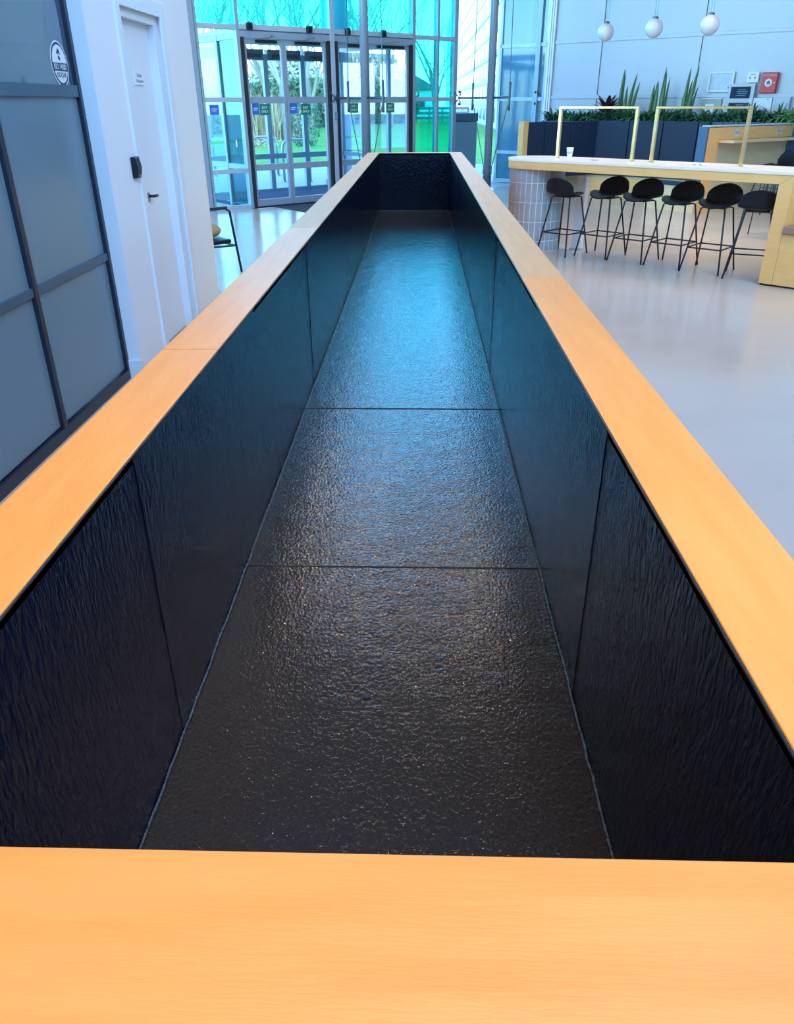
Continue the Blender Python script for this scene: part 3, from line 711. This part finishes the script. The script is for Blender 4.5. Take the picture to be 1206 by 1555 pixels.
snake(2.06, [(-.08, 0, 1.02, .05, .2), (-.04, .03, .98, .02, 1.0), (.05, -.02, .72, .03, .3), (.11, 0, .93, .16, .5), (.15, .03, .78, .22, .1), (-.02, -.05, .55, -.1, .8)], 'tall snake plant nearest the purple-leaved plant')
snake(2.78, [(-.14, 0, .74, .06, .2), (-.08, .03, .80, .03, .7), (-.03, -.03, .78, .02, .1), (.05, .02, 1.02, .04, .5), (.09, -.01, .95, .03, .2), (.14, .02, .86, .06, .9)], 'tall snake plant in the middle of the bed')
snake(3.38, [(-.08, 0, 1.0, .06, .2), (-.03, .02, .80, .08, .6), (.02, -.02, 1.02, .13, .1), (.05, .03, .70, .18, .8), (-.10, .02, .62, .02, .4)], 'tall snake plant nearest the framed plan')

# ------------------------------------------------------------------ things fixed to the white wall
def on_wall(name, s, z, label, cat, group=None): return empty(name, (*pB(s, .026), z), BA, label, cat, group)
o = on_wall('framed_plan', 3.80, 1.955, 'white framed floor plan on the panelled wall', 'picture')
MB().box(-.205, .205, -.012, -.004, -.135, .135).build('print', 'map_print', o)
for a in ((-.235, .235, .137, .165), (-.235, .235, -.165, -.137)): MB().box(a[0], a[1], -.03, 0, a[2], a[3]).build('frame_bar', 'paper', o)
for a in ((-.235, -.207), (.207, .235)): MB().box(a[0], a[1], -.03, 0, -.1365, .1365).build('frame_bar', 'paper', o)
MB().box(.14, .18, -.014, -.012, -.11, -.08).build('map_key', 'ink_grey', o)
o = on_wall('fire_alarm_panel', 4.235, 1.66, 'grey fire alarm panel with two dark display windows', 'control panel')
MB().box(-.235, .235, -.10, 0, -.26, .26).build('cabinet', 'box_grey', o, bevel=.006)
for a, b in ((.02, .21), (-.22, -.05)):
    k = MB().box(-.19, .17, -.106, -.10, a, b).build('display', 'screen', o, bevel=.002)
    for j in range(4): MB().box(-.08+.03*(j % 2), .09+.02*(j % 3), -.108, -.1062, a+.04+.03*j, a+.052+.03*j).build('readout', 'screen_text', k)
MB().lathe([(.012, 0), (.012, .01)], 12).build('key_lock', 'steel', o, loc=(.20, -.10, -.02), rot=(HP, 0, 0))
o = on_wall('switch_box', 4.38, 2.02, 'small white switch box above the fire alarm panel', 'switch box')
MB().box(-.105, .105, -.05, 0, -.085, .085).build('casing', 'paper', o, bevel=.006)
MB().box(-.04, .04, -.052, -.05, .035, .05).build('print', 'ink_grey', o)
for x in (-.045, .04): MB().box(x-.012, x+.012, -.056, -.05, -.03, .005).build('switch', 'ink_grey', o)
o = on_wall('red_document_box', 4.69, 1.925, 'red fire document box with a flame emblem on the white wall', 'box')
MB().box(-.135, .135, -.08, 0, -.165, .165).build('body', 'red_box', o, bevel=.006)
MB().box(-.128, .128, -.086, -.0805, -.158, .158).build('door', 'red_box', o, bevel=.003)
MB().lathe([(.062, 0), (.062, .002)], 32).build('emblem_disc', 'paper', o, loc=(-.005, -.0862, .0), rot=(HP, 0, 0))
fl = [(0, -.045), (.028, -.030), (.032, -.004), (.018, .018), (.012, .048), (-.004, .022), (-.014, .034), (-.030, .002), (-.028, -.030)]
MB().prism_xz([(x-.005, z) for x, z in fl], -.0895, -.0884).build('flame', 'ink', o)
MB().prism_xz([(x*.42-.005, z*.42-.022) for x, z in fl], -.0905, -.0896).build('flame_core', 'paper', o)
text('lettering', 'DOCUMENTS', .040, 'box_grey', o, (0, -.0868, .115), (HP, 0, 0))
MB().lathe([(.010, 0), (.010, .012)], 12).build('lock', 'paper', o, loc=(.10, -.086, 0), rot=(HP, 0, 0))
o = on_wall('wiring_box', 4.64, 1.575, 'white wiring box below the red document box', 'box')
MB().box(-.165, .165, -.07, 0, -.14, .11).build('casing', 'paper', o, bevel=.005); MB().box(.08, .10, -.075, -.07, .075, .10).build('latch', 'ink_grey', o)
MB().tube([(-.14, -.02, .11), (-.14, -.02, .19)], .010, 6).build('conduit', 'ink_grey', o)
o = on_wall('grey_cabinet', 4.965, 1.575, 'pale grey wall cabinet right of the wiring box', 'cabinet')
MB().box(-.15, .145, -.06, 0, -.14, .125).build('casing', 'box_grey', o, bevel=.004); MB().box(.105, .118, -.066, -.06, -.02, .03).build('handle', 'ink_grey', o)
o = on_wall('notice_board', 3.68, 1.56, 'grey-green notice board below the framed plan', 'board')
MB().box(-.19, .19, -.02, 0, -.16, .115).build('board', 'board_green', o); MB().box(-.19, .20, -.03, -.0205, .116, .13).build('frame', 'paper', o)
k = MB().box(-.10, .06, -.023, -.0205, -.12, .03).build('sheet', 'paper', o)

# ------------------------------------------------------------------ globe pendants
for i, (p, r_) in enumerate((((2.85, 14.0, 2.587), .122), ((3.455, 13.5, 2.60), .127), ((4.11, 13.0, 2.598), .130))):
    o = empty('globe_pendant', p, 0, ('white glass globe pendant nearest the glass corner', 'middle one of the three white globe pendants', 'white glass globe pendant nearest the red document box')[i], 'lamp', 'globe pendants')
    pr_ = [(max(.002, r_*math.sin(math.pi*k/18)), -r_*math.cos(math.pi*k/18)) for k in range(19)]
    MB().lathe(pr_, 32).build('globe', 'globe', o, smooth=True)
    MB().lathe([(.045, r_-.012), (.045, r_+.012), (.03, r_+.02)], 20).build('cap', 'steel_dark', o)
    for dx in (-.012, .018): MB().tube([(dx, 0, r_+.01), (dx+.05*(1 if dx > 0 else .4), 0, ROOF-.01-p[2])], .0055, 6).build('cable', 'steel', o)

# ------------------------------------------------------------------ chairs
def shell_chair(name, loc, rz, label):
    o = empty(name, (*loc, 0), rz, label, 'chair')
    s = link('seat_shell', shell_mesh('seat_shell', .25, .24, .22, .34), o, 0, (0, 0, .68)); s.modifiers.new('thick', 'SOLIDIFY').thickness = .014
    for sx in (-1, 1):
        for sy in (-1, 1): MB().tube([(sx*.24, sy*.24, 0), (sx*.15, sy*.14, .665)], .011, 7).build('leg', 'black_metal', o)
    MB().box(-.16, .16, -.15, .15, .655, .668).build('mount_plate', 'black_metal', o)
shell_chair('shell_chair', (5.75, 13.75), R(100), 'black shell chair behind the bar at the plywood booth side')
o = empty('wire_chair', (4.62, 11.1, 0), BAng+R(180), 'black wire grid chair seen under the bar', 'chair')
for k in range(9):
    x = -.20+.05*k; MB().tube([(x, .20, .40), (x, -.16, .41), (x, -.24, .48), (x, -.28, .82)], .006, 5).build('grid_wire', 'black_metal', o)
for k in range(7): MB().tube([(-.20, -.245-.007*k, .50+.05*k), (.20, -.245-.007*k, .50+.05*k)], .006, 5).build('grid_wire', 'black_metal', o)
for k in range(6): MB().tube([(-.20, -.14+.065*k, .41), (.20, -.14+.065*k, .41)], .006, 5).build('grid_wire', 'black_metal', o)
for sx in (-1, 1):
    for sy in (-1, 1): MB().tube([(sx*.22, sy*.2, 0), (sx*.19, sy*.17, .405)], .009, 6).build('leg', 'black_metal', o)
# armchair just beyond the white wall, with a cushion on it
o = empty('armchair', (-2.44, 8.70, 0), R(-45), 'black framed armchair beyond the end of the white wall', 'chair')
for sx in (-1, 1):
    MB().tube([(sx*.27, -.27, .62), (sx*.30, -.24, .66), (sx*.31, .20, .67), (sx*.30, .27, .63), (sx*.33, .33, 0)], .013, 8).build('front_leg', 'black_metal', o, smooth=True)
    MB().tube([(sx*.27, -.27, .62), (sx*.30, -.33, 0)], .013, 8).build('rear_leg', 'black_metal', o, smooth=True)
    MB().box(sx*.29-.028, sx*.29+.028, -.24, .24, .655, .685).build('armrest', 'black_metal', o, bevel=.008)
    MB().tube([(sx*.29, -.29, .30), (sx*.315, .30, .28)], .011, 7).build('side_rail', 'black_metal', o)
MB().tube([(-.315, .30, .28), (.315, .30, .28)], .011, 7).build('front_rail', 'black_metal', o)
MB().box(-.27, .27, -.26, .28, .30, .345).build('seat', 'black_plastic', o, bevel=.015)
MB().prism_xz([(-.26, .35), (.26, .35), (.24, .80), (-.24, .80)], -.30, -.265).build('backrest', 'black_plastic', o, bevel=.012)
cu = MB(); n1, n2 = 16, 12
cu.lathe([(max(.003, .20*math.sin(math.pi*k/14)**.8), .075*-math.cos(math.pi*k/14)) for k in range(15)], 24)
tag(cu.build('round_cushion', 'cushion', smooth=True, loc=(-2.37, 8.74, .425)), 'round tan cushion lying on the black armchair', 'cushion')

# ------------------------------------------------------------------ outside: ground, planting, buildings
out = [(-120, pA(-5)[1]-4.5), pA(-5), (B0.x, B0.y), pB(-1.3), pB(12, -3), (120, 13), (120, 300), (-120, 300)]
tag(MB().prism([(-120, 5), (-7.4, 5), pA(-5, .03), pA(S3, .03), (2.6, 19.2), pB(12, -.3), (120, 11), (120, 300), (-120, 300)], -.3, -.03).build('ground', 'paving'), 'pale paving outside the glass entrance', 'ground', kind='structure')
lawn = empty('lawn', (0, 0, 0), 0, 'bright green lawn beyond the entrance paving', 'lawn', kind='structure')
MB().prism([(-30, 25), (-7.5, 26), (-3.9, 25.5), (3.0, 26.0), (5.0, 47), (4.8, 120), (-60, 120)], -.03, -.005).build('turf', 'grass', lawn)
MB().prism([(-30, 37), (-12, 40), (-8.5, 43), (-8.5, 45.5), (-14, 47.5), (-40, 47)], -.005, .004).build('garden_path', 'paving', lawn)
def tree(x, y, hgt, r, label, seed):
    random.seed(seed)
    o = empty('bare_tree', (x, y, -.02), random.uniform(0, 6), label, 'tree', 'bare winter trees outside')
    br = MB(); tw_ = MB()
    MBt = MB()
    def grow(p, d, L, rad, dep):
        pts = [p]; q = p.copy(); dd = d.copy()
        for i in range(3):
            dd = (dd+Vector((random.uniform(-.13, .13), random.uniform(-.13, .13), random.uniform(-.02, .10)))).normalized(); q = q+dd*L/3; pts.append(q.copy())
        (br if dep > 0 else MBt).tube(pts, rad, 5 if dep < 2 else 3, rad*.62, cap=False)
        if dep >= 5 or rad < .006: return
        nb_ = 3 if dep < 4 else 2
        for k in range(nb_+(dep == 0)*2):
            t = random.uniform(.45, 1.0) if k else 1.0; b = pts[min(3, int(t*3+.01))]
            ax = Vector((random.uniform(-1, 1), random.uniform(-1, 1), random.uniform(-.1, .4))).normalized()
            nd = (dd*random.uniform(.7, 1.1)+ax*random.uniform(.45, .85)+Vector((0, 0, .12))).normalized()
            grow(b, nd, L*random.uniform(.58, .8), rad*.50*random.uniform(.8, 1.1), dep+1)
    grow(Vector((0, 0, 0)), Vector((0, 0, 1)), hgt*.32, r*1.05, 0)
    MBt.build('trunk', 'bark', o); br.build('branches', 'twig', o)
tspec = [(-6.8, 43, 11, .20, 'bare tree straight beyond the left door leaf'), (-11.2, 45, 12, .16, 'slim bare tree behind the garden path'),
         (-12.6, 52, 12, .18, 'bare tree at the left edge of the glazing'), (-7.4, 58, 14, .24, 'tall bare tree far behind the door post'),
         (-3.6, 52, 13, .20, 'bare tree beyond the right door leaf of the first pair'), (-2.2, 62, 12, .22, 'spreading bare tree seen through the lawn-side door'),
         (-10.6, 62, 15, .22, 'tall bare tree over the hedge'), (-15.5, 60, 14, .22, 'bare tree beyond the white wall end'),
         (-5.6, 70, 15, .26, 'farthest bare tree on the lawn'), (1.2, 75, 13, .22, 'bare tree beside the white building')]
for i, t in enumerate(tspec): tree(*t, 100+i)
random.seed(11)
def leafy(name, x, y, rx, ry, hgt, n, size, mat, label, z0=0):
    o = empty(name, (x, y, -.02), 0, label, 'shrub', 'shrubs beyond the lawn'); m = MB()
    for k in range(n):
        a = random.uniform(0, 6.28); u = random.random()**.5; t = random.random()
        pz_ = z0+t*hgt; sc_ = math.sqrt(max(.05, 1-(2*t-1)**2*.75))
        p = Vector((rx*u*sc_*math.cos(a), ry*u*sc_*math.sin(a), pz_)); v = Vector((random.gauss(0, 1), random.gauss(0, 1), random.gauss(0, 1))).normalized()*size*random.uniform(.6, 1.3)
        q = v.orthogonal().normalized()*size*.5
        m.quad(p-v, p+q, p+v, p-q)
    m.build('foliage', mat, o)
    for k in range(4):
        a = k*1.6; MB().tube([(0, 0, 0), (rx*.4*math.cos(a), ry*.4*math.sin(a), hgt*.6)], .03, 5).build('stem', 'bark', o)
leafy('evergreen_shrub', -13.6, 52, 3.0, 1.6, 2.6, 3500, .20, 'hedge', 'dark evergreen shrub behind the garden path')
leafy('evergreen_shrub', -9.6, 66, 4.5, 1.6, 3.2, 4500, .26, 'hedge', 'wide evergreen hedge far beyond the lawn on the left')
leafy('evergreen_shrub', -4.4, 76, 4.6, 1.8, 3.4, 4500, .26, 'hedge', 'wide evergreen hedge far beyond the lawn in the middle')
leafy('evergreen_shrub', -17.5, 70, 4.6, 1.8, 3.6, 4500, .26, 'hedge', 'wide evergreen hedge beyond the white wall end')
leafy('evergreen_shrub', -4.95, 36.5, .75, .6, 1.75, 900, .07, 'leaf_dark', 'round dark shrub seen through the second door leaf')
for i, (x, y, hh) in enumerate(((-29, 84, 6.5), (-21.3, 88, 7.0), (-13.4, 86, 6.0), (-5.6, 90, 6.5))):
    leafy('hedgerow_tree', x, y, 3.9, 2.0, hh, 5000, .30, 'hedgerow', 'pale twiggy hedgerow tree beyond the lawn, %s from the left' % ordw[i])
def reeds(x, y, rx, n, hgt, label):
    o = empty('reed_clump', (x, y, -.02), 0, label, 'grass clump', 'tan reed clumps'); m = MB()
    for k in range(n):
        a = random.uniform(0, 6.28); u = rx*random.random()**.5; b = Vector((u*math.cos(a), .6*u*math.sin(a), 0))
        leaf_strip(m, b, random.uniform(0, 6.28), hgt*random.uniform(.6, 1.1), .05, R(random.uniform(76, 90)), R(random.uniform(0, 35)), 4)
    m.build('blades', 'reed', o)
reeds(-8.4, 42.5, 1.5, 420, 2.2, 'tall tan reed clump seen through the first door leaf'); reeds(-7.0, 44, 1.3, 320, 2.0, 'tan reed clump beside the shrub on the lawn')
leafy('low_plants', -7.0, 36, 1.1, .6, .45, 420, .06, 'reed', 'low dry plants in the lawn bed')
# hoops and bollard on the paving
def hoop(x, y, rz, label, hh=.92, ww=.62):
    o = empty('cycle_hoop', (x, y, -.03), rz, label, 'cycle stand', 'steel cycle hoops outside'); r_ = .18; pts = [(-ww/2, 0, .03), (-ww/2, 0, hh-r_)]
    for k in range(1, 7): t = math.pi/2*k/6; pts.append((-ww/2+r_-r_*math.cos(t), 0, hh-r_+r_*math.sin(t)))
    for k in range(0, 7): t = math.pi/2*k/6; pts.append((ww/2-r_+r_*math.sin(t), 0, hh-r_+r_*math.cos(t)))
    pts.append((ww/2, 0, .03)); MB().tube(pts, .032, 10).build('hoop_tube', 'steel', o, smooth=True)
    for x_ in (-ww/2, ww/2): MB().lathe([(.06, 0), (.06, .03)], 12, x_, 0).build('base_plate', 'steel', o)
hoop(-2.95, 19.95, R(8), 'steel cycle hoop nearest the doors'); hoop(-4.0, 21.6, R(8), 'steel cycle hoop behind the nearest one')
hoop(-5.6, 21.4, R(8), 'steel cycle hoop seen through the side pane')
o = empty('bollard', (-6.25, 22.0, -.03), 0, 'grey round-topped bollard outside the side pane', 'bollard')
MB().lathe([(.13, .04), (.13, 1.0), (.11, 1.08), (.06, 1.12), (.002, 1.13)], 18).build('shaft', 'ext_grey', o, smooth=True); MB().lathe([(.17, 0), (.17, .04)], 18).build('base', 'steel_dark', o)
# white round column and grey cabinet outside
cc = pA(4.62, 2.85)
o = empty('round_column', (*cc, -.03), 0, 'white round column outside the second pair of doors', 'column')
MB().tube([(0, 0, .12), (0, 0, 6.6)], .29, 32).build('shaft', 'column_shade', o, smooth=True); MB().lathe([(.33, 0), (.33, .12)], 32).build('base', 'ext_grey', o)
o = empty('service_cabinet', (1.07, 20.1, -.03), R(-3), 'dark grey service cabinet outside the clear corner glass', 'cabinet')
MB().box(-.27, .25, -.25, .25, .30, 1.28).build('body', 'ext_grey', o, bevel=.01); MB().box(-.29, .27, -.27, .27, 1.285, 1.45).build('lid', 'ext_dark', o, bevel=.01); MB().box(-.22, .20, -.2, .2, 0, .30).build('plinth', 'ext_dark', o)
# white office building parallel to the planter
X0, YA, YB = 5.2, 44, 190
wb = empty('office_building', (X0, YA, -.03), 0, 'long white office building seen through the corner glass', 'building')
MB().box(.25, 18, 0, YB-YA, 0, 15.5).build('wall', 'ext_white', wb)
bandh = 1.55
for k in range(11): MB().box(.19, .25, -.1, YB-YA, k*bandh-.08 if k else 0, k*bandh+.10).build('ledge', 'ext_grey' if k in (3, 5) else 'ext_white', wb)
wv = MB().box(0, .06, 0, 2.4, 0, .95).mesh('window', 'ext_window'); pv = MB().box(-.006, .0, .68, .80, 0, .95).mesh('window_bar', 'ext_white')
for k in range(0, 8):
    for j in range(30):
        if k > 4 and j > 14: continue
        wo_ = link('window', wv, wb, 0, (.22, 1.2+j*4.6, .32+k*bandh))
        if j < 8: link('window_bar', pv, wo_, 0, (0, 0, 0))
for j in range(31): MB().box(.215, .25, -.15+j*4.6, .15+j*4.6, .1, 15.5).build('pier', 'ext_white', wb)
# far fence and house
fe = empty('timber_fence', (-5.2, 80, -.02), 0, 'weathered timber fence at the far end of the lawn', 'fence')
for k in range(9): MB().box(k*1.2-.06, k*1.2+.06, -.06, .06, 0, 1.3).build('post', 'fence_wood', fe)
for z in (.25, .65, 1.05): MB().box(0, 9.6, -.10, -.065, z, z+.22).build('rail', 'fence_wood', fe)
ho = empty('far_house', (-2.0, 108, 0), 0, 'pale distant house beyond the lawn fence', 'building')
MB().box(-4, 4, 0, 6, 0, 3.0).build('wall', 'house_wall', ho); MB().prism_xz([(-4.4, 3.0), (4.4, 3.0), (0, 5.2)], -.3, 6.3).build('roof', 'house_roof', ho)
for x in (-2.6, -.6, 1.4): MB().box(x, x+1.1, -.06, -.01, .9, 2.2).build('window', 'ext_window', ho)

# ------------------------------------------------------------------ lamps: slim panels under the ceiling and added unseen fill lamps hung lower
def luminaire(x, y, z, sx, sy, power, colr, label, grp, hang=None):
    o = empty('luminaire', (x, y, z), 0, label, 'lamp', grp)
    MB().box(-sx/2-.03, sx/2+.03, -sy/2-.03, sy/2+.03, .012, .08).build('housing', 'lamp_housing', o)
    for dx in (-sx*.4, sx*.4): MB().tube([(dx, 0, .08), (dx, 0, (ROOF-z)-.01)], .004, 6).build('suspension_wire', 'steel', o)
    ld = bpy.data.lights.new('lamp_light', 'AREA'); ld.shape = 'RECTANGLE'; ld.size = sx; ld.size_y = sy; ld.energy = power; ld.color = colr
    if hang: ld.spread = R(hang)
    lo = bpy.data.objects.new('lamp_light', ld); col.objects.link(lo); lo.parent = o
for i, (x, y, p) in enumerate(((-1.25, 12.2, 80), (1.45, 11.6, 75), (-3.6, 10.0, 40))):
    luminaire(x, y, 6.45, 1.1, .35, p, WARM, 'warm ceiling luminaire %s' % ('left of the planter end', 'right of the planter end', 'above the armchair')[i], 'high luminaires')
luminaire(.0, 1.0, 4.4, 2.6, .5, 42, (1, .74, .46), 'added warm fill lamp over the near end of the planter', 'added fill lamps', 110)  # added out-of-view lamp to warm the near boards
luminaire(3.5, 6.0, 5.2, 2.6, .5, 125, (1, .72, .46), 'added warm fill lamp over the open floor', 'added fill lamps')  # added out-of-view lamp to brighten the floor and left wall
luminaire(4.1, 10.8, 5.2, 2.2, .4, 85, (1, .80, .60), 'added warm fill lamp over the floor behind the bar', 'added fill lamps', 100)  # added out-of-view lamp to lift the bar top and floor beyond
